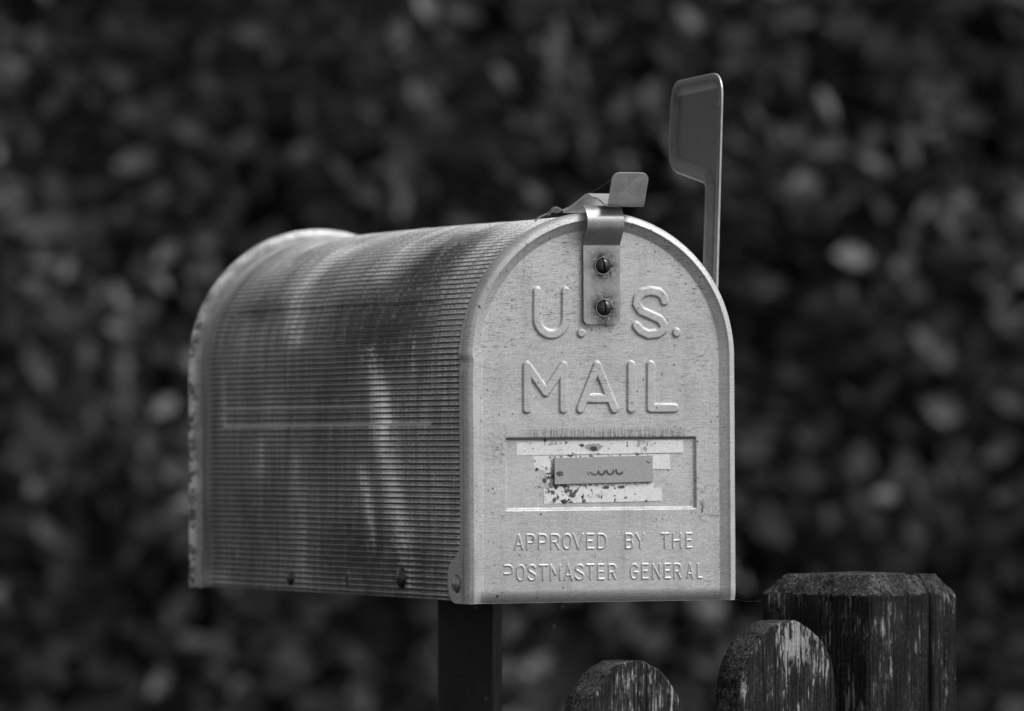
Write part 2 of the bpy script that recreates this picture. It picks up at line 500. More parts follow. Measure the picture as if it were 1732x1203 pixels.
M_DOOR = metal_door()
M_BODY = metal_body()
M_RIM = rim_metal()
_sc = [on_door(1017, 450), on_door(1019, 521)]
M_STRAP = metal_plain('strap_metal', 0.36, 0.36, 0.7, 0.10, [(s[0], s[1], 0.0078, 1.5) for s in _sc] + [on_door(1018, 549) + (0.006, 0.5)])
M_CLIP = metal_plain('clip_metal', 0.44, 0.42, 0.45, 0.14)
def flag_mat(name, base):
    g = Mat(name)
    x, y, z = g.coords()
    n1 = g.noise(g.xyz(x, y, z), 130, 5, 0.7)
    n2 = g.noise(g.xyz(x, y, z), 1100, 3, 0.6)
    scr = g.ramp(g.noise(g.xyz(x, (y * 0.8 + z * 0.6) * 900, (z * 0.8 - y * 0.6) * 45), 1.0, 3, 0.6), 0.66, 0.72)
    col = g.ramp(n1, 0.3, 0.7, base * 0.7, base * 1.4) * g.ramp(n2, 0.3, 0.7, 0.8, 1.2)
    d, r = g.voronoi(g.xyz(x, y, z), 300)
    chip = g.ramp(d, 0.08, 0.2, 1, 0) * g.ramp(r, 0.88, 0.92)
    col = col + scr * 0.05 * g.ramp(n1, 0.45, 0.6) + chip * 0.09
    yc, zc = on_side(1214, 178, A + .0035)
    mark = g.gauss(y * 0.5 + z * 0.87, y * 0.87 - z * 0.5, yc * 0.5 + zc * 0.87, yc * 0.87 - zc * 0.5, 0.0007, 0.006)
    col = col + mark * g.ramp(n2, 0.35, 0.6) * 0.25
    return g.finish(col, g.ramp(n1, 0.3, 0.7, 0.33, 0.5), 0.0, n1 * .4 + n2 * .3, 0.25, 0.0005)
M_FLAG = flag_mat('flag_paint', 0.029)
M_LIP = flag_mat('flag_paint_worn', 0.055)
M_SCREW = metal_plain('rusted_screw', 0.055, 0.3, 0.8, 0.6)
M_RIVET_SHADE = metal_plain('grime_shade', 0.07, 0.6, 0.2, 0.6)
M_RIVET = metal_plain('rivet_metal', 0.30, 0.35, 0.7, 0.3)
M_PLATE = metal_plain('name_plate_grey', 0.30, 0.55, 0.0, 0.04)
M_INK = metal_plain('faded_ink', 0.07, 0.7, 0.0, 0.3)
M_END = end_grain()

def tape_mat():
    g = Mat('white_tape')
    x, y, z = g.coords()
    n = g.noise(g.xyz(x, y, z), 500, 4, 0.7)
    b = g.noise(g.xyz(x, y, z), 95, 4, 0.65)
    col = g.ramp(n, 0.25, 0.75, 0.54, 0.72)
    sp = g.ramp(n + (b - 0.5) * 0.9, 0.62, 0.70)
    cx, cz = on_door(955, 822)
    near = g.gauss(x, z, cx, cz, 0.017, 0.016)
    dirt = g.ramp(g.noise(g.xyz(x, y, z), 260, 3, 0.6) + near * 0.16, 0.64, 0.69)
    cx2, cz2 = on_door(1000, 757)
    blob = g.ramp(g.gauss(x, z, cx2, cz2, 0.0075, 0.0028) + (n - 0.5) * 0.9 + (b - 0.5) * 1.6, 0.40, 0.62)
    col = col * (1.0 - plate_dirt(g, x, z) * 0.75) * (1.0 - rust_spots(g, x, z) * 0.9)
    col = col * (1.0 - g.m('MAXIMUM', sp * 0.6, g.m('MAXIMUM', dirt * 0.88, blob * 0.6)))
    return g.finish(col, 0.6, 0.0, n, 0.2, 0.0004)
M_TAPE = tape_mat()

# ------------------------------------------------------------------ setting: ground
def ground():
    g = Mat('earth_and_grass')
    x, y, z = g.coords()
    n = g.noise(g.xyz(x, y, z), 6, 6, 0.7)
    n2 = g.noise(g.xyz(x, y, z), 90, 4, 0.7)
    m = g.finish(g.ramp(n, 0.3, 0.7, 0.03, 0.07) * g.ramp(n2, 0.3, 0.7, 0.6, 1.4), 0.9, 0.0, n2, 1.0, 0.02, 0.2)
    k = 60
    s = np.concatenate([[-300, -120, -50], np.linspace(-15, 15, k), [50, 120, 300]])
    X, Y = np.meshgrid(s, s + 5)
    P = np.stack([X, Y, 0 * X], -1)
    P[..., 2] = 0.03 * vnoise(P * 0.8 + 3.3) * (np.abs(X) < 16) - 0.04
    o = np_mesh('ground', P.reshape(-1, 3), grid_faces(len(s), len(s)), m)
    tag(o, kind='structure', label='dark grassy earth under the fence and hedge', cat='ground')
ground()

def bounce_paving():  # unseen slab added to bounce light onto the mailbox
    g = Mat('bounce_concrete')
    x, y, z = g.coords()
    n = g.noise(g.xyz(x, y, z), 3, 5, 0.7)
    n2 = g.noise(g.xyz(x, y, z), 120, 4, 0.7)
    fx = g.m('ABSOLUTE', g.m('FRACT', x / 0.6) - 0.5); fy = g.m('ABSOLUTE', g.m('FRACT', y / 0.6) - 0.5)
    joint = g.ramp(g.m('MAXIMUM', fx, fy), 0.485, 0.497)
    m = g.finish(g.ramp(n, 0.3, 0.7, 0.2, 0.28) * g.ramp(n2, 0.3, 0.7, 0.85, 1.1) * (1.0 - joint * 0.6), 0.85, 0.0, n2 - joint * 2.0, 0.5, 0.004, 0.25)
    bm = bmesh.new()
    prism(bm, [(-15, -12), (15, -12), (15, 1.9), (-15, 1.9)], (1, 0, 0), (0, 1, 0), (0, 0, 1), (0, 0, -0.1), 0.12, 0.01)
    tag(bm_obj('bounce_paving', bm, m), kind='structure', label='added unseen pale paving that bounces light up at the mailbox', cat='bounce_paving')
bounce_paving()

# ------------------------------------------------------------------ hedge
def hedge():
    root = empty('hedge', (0, 9.3, 0))
    tag(root, 'tall dark leafy hedge blurred behind the mailbox', 'hedge')
    g = Mat('hedge_leaf')
    t = g.attr('tint')
    col = g.ramp(t, 0, 1, 0.018, 0.115, False)
    m = g.finish(col, g.ramp(t, 0, 1, 0.6, 0.42, False), 0.0, None, spec=0.5)
    # a glossy oval leaf folded along its midrib: 8 verts, 6 faces (as quads; tris repeat a vertex below)
    lv = np.array([(0, 0, 0), (.30, 0, -.05), (.66, 0, -.05), (1, 0, .02), (.28, .23, .03), (.64, .22, .03), (.28, -.23, .03), (.64, -.22, .03)])
    lt = np.array([(0, 1, 4), (0, 6, 1), (1, 2, 5), (1, 5, 4), (1, 6, 7), (1, 7, 2), (2, 3, 5), (2, 7, 3)])
    N = 100000
    X = rng.uniform(-3.3, 3.3, N)
    Z = rng.uniform(0.05, 2.6, N)
    surf = 0.10 * vnoise(np.stack([X * 1.6, Z * 1.6, 0 * X], -1), 3) + 0.07 * vnoise(np.stack([X * 5, Z * 5, 0 * X], -1), 4)
    dep = rng.gamma(1.6, 0.085, N)
    keep = rng.uniform(0, 1, N) < np.clip(0.58 + 0.95 * vnoise(np.stack([X * 12, Z * 12, dep * 8], -1), 5), 0.05, 1)
    X, Z, dep, surf = X[keep], Z[keep], dep[keep], surf[keep]
    N = len(X)
    Y = -0.30 + surf + np.minimum(dep, 0.55)
    ln = rng.uniform(0.034, 0.070, N)
    # each leaf points out and about, its face up and outward
    nrm = np.stack([rng.normal(0.05, 0.55, N), rng.normal(-0.75, 0.45, N), rng.normal(0.55, 0.5, N)], -1)
    nrm /= np.linalg.norm(nrm, axis=1)[:, None]
    tv = rng.normal(0, 1, (N, 3)); tv[:, 2] -= 0.5
    a = tv - nrm * (tv * nrm).sum(1)[:, None]
    a /= np.linalg.norm(a, axis=1)[:, None]
    b = np.cross(nrm, a)
    wd = rng.uniform(0.8, 1.2, N)
    P = (lv[None, :, 0, None] * a[:, None] + lv[None, :, 1, None] * b[:, None] * wd[:, None, None] + lv[None, :, 2, None] * nrm[:, None]) * ln[:, None, None]
    P += np.stack([X, Y, Z], -1)[:, None]
    F = lt[None] + (np.arange(N) * 8)[:, None, None]
    o = np_mesh('foliage', P.reshape(-1, 3), F.reshape(-1, 3), m, root, smooth=True)
    o['kind'] = 'stuff'
    tint = np.repeat(np.clip(rng.beta(1.4, 3.0, N), 0, 1), 8).astype(np.float32)
    o.data.attributes.new('tint', 'FLOAT', 'POINT').data.foreach_set('value', tint)
    # woody inside: stems and an added near-black core standing for inner shade
    mb = metal_plain('hedge_bark', 0.03, 0.9, 0.0, 0.4)
    for k in range(13):
        x = -3.1 + k * 0.5 + random.uniform(-.1, .1)
        bm = bmesh.new()
        pts = [(x + 0.05 * math.sin(i * 1.3 + k), 0.22 + 0.03 * math.cos(i + k), -0.05 + 0.28 * i) for i in range(9)]
        tube(bm, pts, [0.03 - 0.0025 * i for i in range(9)], 7)
        bm_obj('stem', bm, mb, root)
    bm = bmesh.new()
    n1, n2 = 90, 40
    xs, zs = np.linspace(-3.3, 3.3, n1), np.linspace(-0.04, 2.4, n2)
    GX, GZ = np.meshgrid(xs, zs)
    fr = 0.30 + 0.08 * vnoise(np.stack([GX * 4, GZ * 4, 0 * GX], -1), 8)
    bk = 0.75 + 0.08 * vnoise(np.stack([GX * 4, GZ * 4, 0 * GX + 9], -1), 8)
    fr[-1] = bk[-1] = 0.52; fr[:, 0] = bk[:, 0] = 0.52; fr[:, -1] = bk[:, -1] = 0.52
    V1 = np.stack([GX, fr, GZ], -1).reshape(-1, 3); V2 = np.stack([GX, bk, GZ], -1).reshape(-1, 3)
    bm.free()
    np_mesh('shade_core', np.concatenate([V1, V2]), np.concatenate([grid_faces(n2, n1), grid_faces(n2, n1, n1 * n2)[:, ::-1]]),
            metal_plain('shade_dark', 0.008, 0.95, 0.0, 0.4), root)
hedge()

# ------------------------------------------------------------------ mailbox
box = empty('mailbox', BOX_LOC, BOX_ROT)
tag(box, 'weathered grey metal mailbox with arched door and ribbed sides on a black post', 'mailbox')

def outline_d(x, z):                       # distance inside the door's sides and arch
    return np.where(z < SPR, A - np.abs(x), A - np.hypot(x, np.maximum(z - SPR, 0)))

def sstep(v, a, b):
    t = np.clip((v - a) / (b - a), 0, 1)
    return t * t * (3 - 2 * t)

# monoline capitals on a unit box (x 0..1, y 0..1 up)
def arc(cx, cy, rx, ry, a0, a1, n=10):
    return [(cx + rx * math.cos(R(a0 + (a1 - a0) * k / n)), cy + ry * math.sin(R(a0 + (a1 - a0) * k / n))) for k in range(n + 1)]
GLYPH = {
    'A': [[(0, 0), (.5, 1), (1, 0)], [(.2, .3), (.8, .3)]],
    'P': [[(0, 0), (0, 1), (.5, 1)] + arc(.55, .72, .45, .28, 90, -90) + [(0, .44)]],
    'R': [[(0, 0), (0, 1), (.5, 1)] + arc(.55, .74, .45, .26, 90, -90) + [(0, .48)], [(.5, .48), (1, 0)]],
    'O': [arc(.5, .62, .5, .38, 0, 180) + arc(.5, .38, .5, .38, 180, 360) + [(1, .62)]],
    'V': [[(0, 1), (.5, 0), (1, 1)]],
    'E': [[(1, 1), (0, 1), (0, 0), (1, 0)], [(0, .53), (.8, .53)]],
    'D': [[(0, 0), (0, 1), (.4, 1)] + arc(.4, .6, .6, .4, 90, 0) + arc(.4, .4, .6, .4, 0, -90) + [(0, 0)]],
    'B': [[(0, 0), (0, 1), (.5, 1)] + arc(.55, .76, .38, .24, 90, -90) + [(0, .52)], [(.5, .52)] + arc(.55, .26, .45, .26, 90, -90) + [(0, 0)]],
    'Y': [[(0, 1), (.5, .45), (1, 1)], [(.5, .45), (.5, 0)]],
    'T': [[(0, 1), (1, 1)], [(.5, 1), (.5, 0)]],
    'H': [[(0, 0), (0, 1)], [(1, 0), (1, 1)], [(0, .5), (1, .5)]],
    'S': [arc(.5, .75, .47, .25, 20, 200) + [(.25, .6), (.75, .44)] + arc(.5, .25, .5, .25, 30, -165)],
    'M': [[(0, 0), (0, 1), (.5, .35), (1, 1), (1, 0)]],
    'G': [arc(.5, .65, .5, .35, 30, 180) + arc(.5, .35, .5, .35, 180, 360) + [(1, .45), (.55, .45)]],
    'N': [[(0, 0), (0, 1), (1, 0), (1, 1)]],
    'L': [[(0, 1), (0, 0), (1, 0)]],
    'p': [[(0, 1), (.5, 1)] + arc(.55, .72, .45, .28, 90, -90) + [(0, .44)]],   # the worn P that has lost its stem
}
def small_letters():
    out = []
    def row(spec, top, bot):
        for ch, xa, xb, base in spec:
            ua, ub = base + xa / 9.622, base + xb / 9.622
            for pl in GLYPH[ch]:
                pts = []
                for px, py in pl:
                    uu = ua + 1.2 + (ub - ua - 2.4) * px
                    f = (uu - 860) / 330
                    v0, v1 = top[0] + (top[1] - top[0]) * f, bot[0] + (bot[1] - bot[0]) * f
                    pts.append(on_door(uu, v1 + (v0 - v1) * py))
                out.append(pts)
    row([('A', 285, 430, 840), ('P', 480, 625, 840), ('P', 675, 825, 840), ('R', 875, 1025, 840), ('O', 1070, 1220, 840), ('V', 1240, 1415, 840),
         ('E', 1460, 1585, 840), ('D', 1640, 1792, 840), ('B', 360, 495, 1020), ('Y', 530, 680, 1020), ('T', 940, 1075, 1020), ('H', 1130, 1275, 1020),
         ('E', 1345, 1450, 1020)], (905.2, 902.3), (929.3, 925.8))
    row([('p', 115, 265, 840), ('O', 318, 460, 840), ('S', 503, 640, 840), ('T', 680, 832, 840), ('M', 870, 1045, 840), ('A', 1095, 1238, 840),
         ('S', 1272, 1420, 840), ('T', 1460, 1592, 840), ('E', 1640, 1757, 840), ('R', 85, 215, 1020), ('G', 440, 575, 1020), ('E', 625, 740, 1020),
         ('N', 800, 932, 1020), ('E', 990, 1100, 1020), ('R', 1150, 1272, 1020), ('A', 1358, 1470, 1020), ('L', 1530, 1620, 1020)],
        (957.0, 953.8), (982.0, 977.2))
    return out
def big_letters():
    k = 3.331
    c = lambda pts: [on_door(760 + px / k, 460 + py / k) for px, py in pts]
    U = [(493, 111), (493, 265)] + [(573.5 - 80.5 * math.cos(PI * i / 12), 265 + 88 * math.sin(PI * i / 12)) for i in range(13)] + [(654, 111)]
    S = [(1209, 165), (1200, 138), (1178, 117), (1130, 109), (1085, 119), (1058, 146), (1052, 182), (1075, 220), (1125, 243), (1178, 266), (1205, 298),
         (1202, 328), (1172, 349), (1118, 354), (1075, 334), (1051, 305)]
    return [c(U), c(S), c([(436, 530), (436, 772)]), c([(642, 530), (642, 772)]), c([(436, 530), (541, 678), (642, 530)]),
            c([(737, 772), (831, 530), (928, 772)]), c([(765, 714), (900, 714)]), c([(1024, 527), (1024, 770)]), c([(1133, 527), (1133, 768), (1266, 768)])], \
           [c([(742, 345)])[0], c([(1278, 343)])[0]]

def seg_dist(X, Z, D, polys, reach):
    xs, zs = X[0], Z[:, 0]
    for pl in polys:
        for p, q in zip(pl, pl[1:]):
            lo0, hi0 = min(p[0], q[0]) - reach, max(p[0], q[0]) + reach
            lo1, hi1 = min(p[1], q[1]) - reach, max(p[1], q[1]) + reach
            r = np.where((zs >= lo1) & (zs <= hi1))[0]
            if not len(r):
                continue
            r0, r1 = r[0], r[-1] + 1
            sx, sz = X[r0:r1], Z[r0:r1]
            dx, dz = q[0] - p[0], q[1] - p[1]
            t = np.clip(((sx - p[0]) * dx + (sz - p[1]) * dz) / (dx * dx + dz * dz + 1e-12), 0, 1)
            D[r0:r1] = np.minimum(D[r0:r1], np.hypot(sx - p[0] - t * dx, sz - p[1] - t * dz))
    return D

def build_door():
    nc, n1, n2 = 640, 520, 300
    zs = np.concatenate([np.linspace(0, SPR, n1, endpoint=False), SPR + A * np.sin(np.linspace(0, R(88.8), n2))])
    hw = np.where(zs < SPR, A, np.sqrt(np.maximum(A * A - np.maximum(zs - SPR, 0) ** 2, 0)))
    U = np.linspace(-1, 1, nc)
    X = U[None, :] * hw[:, None]
    Z = np.repeat(zs[:, None], nc, 1)
    d = outline_d(X, Z)
    r, top, d_in = 0.0042, 0.0030, 0.0102
    F = np.where(d < r, top - (r - np.sqrt(np.maximum(r * r - (r - np.clip(d, 0, r)) ** 2, 0))), 0)
    lin = np.clip((d_in - d) / (d_in - r - 0.0003), 0, 1)
    soft = 0.09
    lin = np.where(lin < soft, lin * lin / (2 * soft) + 0 * lin, lin - soft / 2) / (1 - soft / 2)
    F = np.where(d >= r, top * lin, F)
    # lower edge rolled back
    e = np.clip((0.0075 - Z) / 0.0075, 0, 1)
    F -= 0.0034 * e * e * (0.4 + 0.6 * sstep(d, 0.004, 0.014))
    # recessed name panel
    xa, zt = on_door(856.5, 741.8); xb, zb = on_door(1177, 860.5)
    xa2, _ = on_door(856.5, 800); xb2, _ = on_door(1177, 800)
    dist_t, dist_b = zt - Z, Z - (zb + 0.0004)
    dl, dr = X - xa2, xb2 - X
    F -= 0.0017 * sstep(dist_t, -0.0004, 0.0010) * sstep(dist_b, -0.0008, 0.0010) * sstep(dl, -0.0005, 0.0007) * sstep(dr, -0.0006, 0.0008)
    # raised letters
    polys, dots = big_letters()
    D = np.full(X.shape, 9.0)
    seg_dist(X, Z, D, polys, 0.006)
    hwid = 0.0025
    for cx, cz in dots:
        D = np.minimum(D, np.hypot(X - cx, Z - cz))
    F += 0.0011 * (1 - sstep(D, hwid - 0.0006, hwid + 0.0005))
    D = np.full(X.shape, 9.0)
    seg_dist(X, Z, D, small_letters(), 0.003)
    F += 0.00042 * (1 - sstep(D, 0.0001, 0.00085))
    # hand-made unevenness of the sheet and a dent in the rim
    P3 = np.stack([X * 22, Z * 22, 0 * X], -1)
    F += 0.00022 * vnoise(P3, 11) + 0.00008 * vnoise(P3 * 4, 12)
    _, zd = on_door(792, 612)
    X = X + 0.0011 * np.exp(-((Z - zd) / 0.0035) ** 2) * sstep(-X, A - 0.009, A) - 0.0006 * np.exp(-((Z - zd - .004) / 0.003) ** 2) * sstep(-X, A - 0.009, A)
    F += 0.00034 * np.exp(-((d - d_in) / 0.0007) ** 2) * sstep(Z, 0.003, 0.008) * sstep(-X, 0.035, 0.06) * (1 - sstep(Z, SPR, SPR + .04)) + 0.00035 * np.exp(-((d - r - .0002) / 0.0009) ** 2)
    Y = 0.003 - F
    P = np.stack([X, Y, Z], -1)
    nr = len(zs)
    faces = [grid_faces(nr, nc)]
    verts = [P.reshape(-1, 3)]
    # side flange running back over the body, with an ear at the foot for the hinge rivet
    idx = np.concatenate([np.arange(nr) * nc, (nr - 1) * nc + np.arange(1, nc - 1), np.arange(nr - 1, -1, -1) * nc + nc - 1])
    B = verts[0][idx]
    ez = np.array([0, .0003, .0015, .0029, .0056, .0098, .0165, .0216, .0260, .0293, .034, .045])
    ey = np.array([.0065, .0105, .0145, .0165, .0186, .0205, .0205, .0175, .0088, .0030, .0006, 0.])
    yb = FL + np.interp(B[:, 2], ez, ey) * (B[:, 2] < 0.06) + 0.00025 * vnoise(B * 120, 5)
    base = len(verts[0])
    loops = [idx]
    nl = len(idx)
    inward = np.stack([-np.sign(B[:, 0]) * (B[:, 2] < SPR), 0 * B[:, 0], 0 * B[:, 0]], -1).astype(float)
    arcm = B[:, 2] >= SPR
    v = np.stack([B[:, 0], 0 * B[:, 0], B[:, 2] - SPR], -1)
    v /= np.maximum(np.linalg.norm(v, axis=1), 1e-6)[:, None]
    inward[arcm] = -v[arcm]
    rings = []
    for f in (0.25, 0.5, 0.75, 0.93, 1.0):
        Q = B.copy(); Q[:, 1] = B[:, 1] + (yb - B[:, 1]) * f
        rings.append(Q)
    Q = B + inward * 0.0007; Q[:, 1] = yb; rings.append(Q)
    Q = B + inward * 0.0007; Q[:, 1] = B[:, 1] + .002; rings.append(Q)
    prev = idx
    for Q in rings:
        cur = base + np.arange(nl); base += nl
        verts.append(Q)
        faces.append(np.stack([prev[1:], prev[:-1], cur[:-1], cur[1:]], -1))
        prev = cur
    # bottom edge turned back
    bot = np.arange(nc)
    Q = verts[0][bot].copy(); Q[:, 1] += 0.004; Q[:, 2] += 0.0008
    cur = base + np.arange(nc); base += nc; verts.append(Q)
    faces.append(np.stack([bot[:-1], bot[1:], cur[1:], cur[:-1]], -1))
    door = np_mesh('door', np.concatenate(verts), np.concatenate(faces), M_DOOR, box)
    return door
door = build_door()

# the body: a ribbed sheet bent over from one lower edge to the other
BA = A - 0.0013
def body_outline(v):
    """v: distance from the lower left edge -> x, z, normal"""
    z0 = 0.0015
    s1 = SPR - z0
    al = PI * BA
    x = np.where(v < s1, -BA, np.where(v > s1 + al, BA, -BA * np.cos(np.clip((v - s1) / BA, 0, PI))))
    z = np.where(v < s1, z0 + v, np.where(v > s1 + al, SPR - (v - s1 - al), SPR + BA * np.sin(np.clip((v - s1) / BA, 0, PI))))
    nx = np.where(v < s1, -1, np.where(v > s1 + al, 1, -np.cos(np.clip((v - s1) / BA, 0, PI))))
    nz = np.where((v < s1) | (v > s1 + al), 0, np.sin(np.clip((v - s1) / BA, 0, PI)))
    return x, z, nx, nz
VMAX = 2 * (SPR - 0.0015) + PI * BA
def build_body():
    nv = int(VMAX / PITCH_RIB * 10)
    v = np.linspace(0, VMAX, nv)
    u = np.unique(np.concatenate([np.linspace(0.0045, L - 0.002, 130), np.linspace(0.0045, 0.04, 24)]))
    U, Vv = np.meshgrid(u, v)
    x, z, nx, nz = body_outline(Vv)
    ph = Vv / PITCH_RIB + 0.0
    tri = np.abs(ph - np.floor(ph) - 0.5) * 2
    groove = sstep(tri, 0.58, 0.95)
    fade = 1 - sstep(U, L - 0.030, L - 0.020)
    off = -0.00055 * groove * fade
    # pressed rectangular panel on the side (both sides alike)
    y0, zb = on_side(378, 721.5); y1, _ = on_side(728, 714); _, zt = on_side(744, 503)
    zm = np.where(Vv < VMAX / 2, Vv, VMAX - Vv) + 0.0015
    pan = sstep(U, y1 - .001, y1 + .001) * sstep(U, y0 + .001, y0 - .001) * sstep(zm, zb - .0008, zb + .0008) * (1 - sstep(zm, zt - .0025, zt + .0025)) if y1 < y0 else 0
    off = off - 0.0013 * pan
    off = off + 0.0006 * vnoise(np.stack([U * 14, Vv * 14, 0 * U], -1), 21) + 0.00022 * vnoise(np.stack([U * 60, Vv * 60, 0 * U], -1), 22)
    off = off * sstep(U, 0.003, 0.012) * 1.0
    P = np.stack([x + nx * off, U, z + nz * off], -1)
    uv = np.stack([U, Vv + 0.0015], -1).reshape(-1, 2)
    f = grid_faces(nv, len(u))
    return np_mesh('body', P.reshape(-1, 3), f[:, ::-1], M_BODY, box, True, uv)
body = build_body()

def bottom_panel():
    bm = bmesh.new()
    prism(bm, [(-BA + .001, 0.006), (BA - .001, 0.006), (BA - .001, L - .002), (-BA + .001, L - .002)], (1, 0, 0), (0, 1, 0), (0, 0, 1), (0, 0, 0.003), 0.0012)
    return bm_obj('bottom_panel', bm, M_RIM, box)
bottom_panel()

def back_panel():
    n = 420
    v = np.linspace(0, VMAX, n)
    x, z, nx, nz = body_outline(v)
    prof = [(L - .0120, -.0004), (L - .0095, .0006), (L - .0072, .0034), (L - .0052, .0057), (L - .003, .0066), (L - .0005, .0055), (L + .001, .003), (L + .001, .0), (L + .0005, -.006)]
    cr = 0.0003 * vnoise(np.stack([v * 90, 0 * v, 0 * v], -1), 2) + 0.0003 * vnoise(np.stack([v * 230, 0 * v, 0 * v], -1), 6)
    verts = []
    for k, (yy, o) in enumerate(prof):
        wgt = (0, .3, 1, .7, .35, .3, .2, .1, 0)[k]
        oo = o + cr * wgt
        dent = 0.0007 * vnoise(np.stack([v * 160, 0 * v + k * .5, 0 * v], -1), 9) * wgt
        zz = z + nz * oo
        zz = np.where(v < 1e-6, zz - .001, zz)
        verts.append(np.stack([x + nx * oo, np.full(n, yy) + dent, zz], -1))
    nr = len(prof)
    Vt = np.concatenate(verts)
    F = [list(q) for q in grid_faces(nr, n)]
    F.append(list((nr - 1) * n + np.arange(n)))
    o = np_mesh('back_panel', Vt, F, M_RIM, box)
    return o
back_panel()

def dome(bm, c, axis, r, h, flat=0.0, seg=20, rings=6):
    axis = Vector(axis).normalized()
    a = axis.orthogonal().normalized(); b = axis.cross(a)
    prev = None
    for k in range(rings + 1):
        t = k / rings * PI / 2
        rr, hh = r * math.cos(t), h * math.sin(t)
        if k == rings:
            tip = bm.verts.new(Vector(c) + axis * h)
            for i in range(seg):
                bm.faces.new((prev[i], prev[(i + 1) % seg], tip))
            break
        ring = [bm.verts.new(Vector(c) + (a * math.cos(2 * PI * i / seg) + b * math.sin(2 * PI * i / seg)) * rr + axis * hh) for i in range(seg)]
        if prev:
            for i in range(seg):
                bm.faces.new((prev[i], prev[(i + 1) % seg], ring[(i + 1) % seg], ring[i]))
        prev = ring

# hinge rivets through the ears
for s in (-1, 1):
    bm = bmesh.new()
    dome(bm, (s * (A - .0002), 0.0158, 0.0112), (s, 0, 0), 0.0060, 0.0005)
    for f in bm.faces: f.material_index = 1  # flat dark disc, the shade ring round the rivet put in as colour
    dome(bm, (s * (A + .0002), 0.0158, 0.0112), (s, 0, 0), 0.0045, 0.0026)
    bm_obj('hinge_rivet', bm, M_RIVET, door, True, 60).data.materials.append(M_RIVET_SHADE)

# bolts along the lower edge of the side
for s in (-1, 1):
    for (uu, vv, rad) in ((492, 978, .0046), (680, 978, .0064)):
        yb_, zb_ = on_side(uu, vv)
        bm = bmesh.new()
        dome(bm, (s * (BA - .0004), yb_, zb_), (s, 0, 0), rad, rad * .55)
        bm_obj('bolt', bm, M_SCREW, body, True, 60)
    yb_, zb_ = on_side(587, 982)
    bm = bmesh.new()
    prism(bm, rounded([(-.0012, -.0028), (.0012, -.0028), (.0012, .0028), (-.0012, .0028)], .001, 4), (0, 1, 0), (0, 0, 1), (s, 0, 0), (s * (BA - .001), yb_, zb_), .0014, .0003)
    bm_obj('bent_tab', bm, M_SCREW, body)

# ---- latch strap on the door
def strip(bm, prof, x0, x1, th, corner=0.0, corner_end=0.0):
    """a band of sheet metal bent along a profile of (y, z) points, edges running along x"""
    n = len(prof)
    tops, bots = [], []
    # arc length, for rounding the free ends
    s = [0.0]
    for p, q in zip(prof, prof[1:]):
        s.append(s[-1] + math.hypot(q[0] - p[0], q[1] - p[1]))
    m = 14
    for i, (y, z) in enumerate(prof):
        p, q = prof[max(i - 1, 0)], prof[min(i + 1, n - 1)]
        t = Vector((0, q[0] - p[0], q[1] - p[1])).normalized()
        nn = Vector((0, -t.z, t.y))
        ins = 0.0
        for rr, dist in ((corner, s[i]), (corner_end, s[-1] - s[i])):
            if rr and dist < rr:
                ins = max(ins, rr - math.sqrt(max(rr * rr - (rr - dist) ** 2, 0)))
        xa, xb = x0 + ins, x1 - ins
        tops.append([bm.verts.new(Vector((xa + (xb - xa) * k / m, y, z)) + nn * th / 2) for k in range(m + 1)])
        bots.append([bm.verts.new(Vector((xa + (xb - xa) * k / m, y, z)) - nn * th / 2) for k in range(m + 1)])
    for G in (tops, bots):
        for a, b in zip(G, G[1:]):
            for k in range(m):
                bm.faces.new((a[k], a[k + 1], b[k + 1], b[k]))
    for a, b, c, d in zip(tops, tops[1:], bots, bots[1:]):
        bm.faces.new((a[0], b[0], d[0], c[0])); bm.faces.new((a[m], b[m], d[m], c[m]))
    for a, c in ((tops[0], bots[0]), (tops[-1], bots[-1])):
        for k in range(m):
            bm.faces.new((a[k], a[k + 1], c[k + 1], c[k]))

def dense(prof, step=0.0004):
    out = []
    for p, q in zip(prof, prof[1:]):
        k = max(1, int(math.hypot(q[0] - p[0], q[1] - p[1]) / step))
        out += [(p[0] + (q[0] - p[0]) * i / k, p[1] + (q[1] - p[1]) * i / k) for i in range(k)]
    return out + [prof[-1]]

def bend(pts, rad):
    """rounded open profile"""
    out = [pts[0]]
    for i in range(1, len(pts) - 1):
        p, q, r_ = Vector(pts[i - 1]), Vector(pts[i]), Vector(pts[i + 1])
        rr = rad[i - 1] if isinstance(rad, (list, tuple)) else rad
        t = min(rr, 0.45 * (p - q).length, 0.45 * (r_ - q).length)
        a, b = q + (p - q).normalized() * t, q + (r_ - q).normalized() * t
        out += [tuple((1 - u) ** 2 * a + 2 * u * (1 - u) * q + u * u * b) for u in [k / 6 for k in range(7)]]
    return out + [pts[-1]]

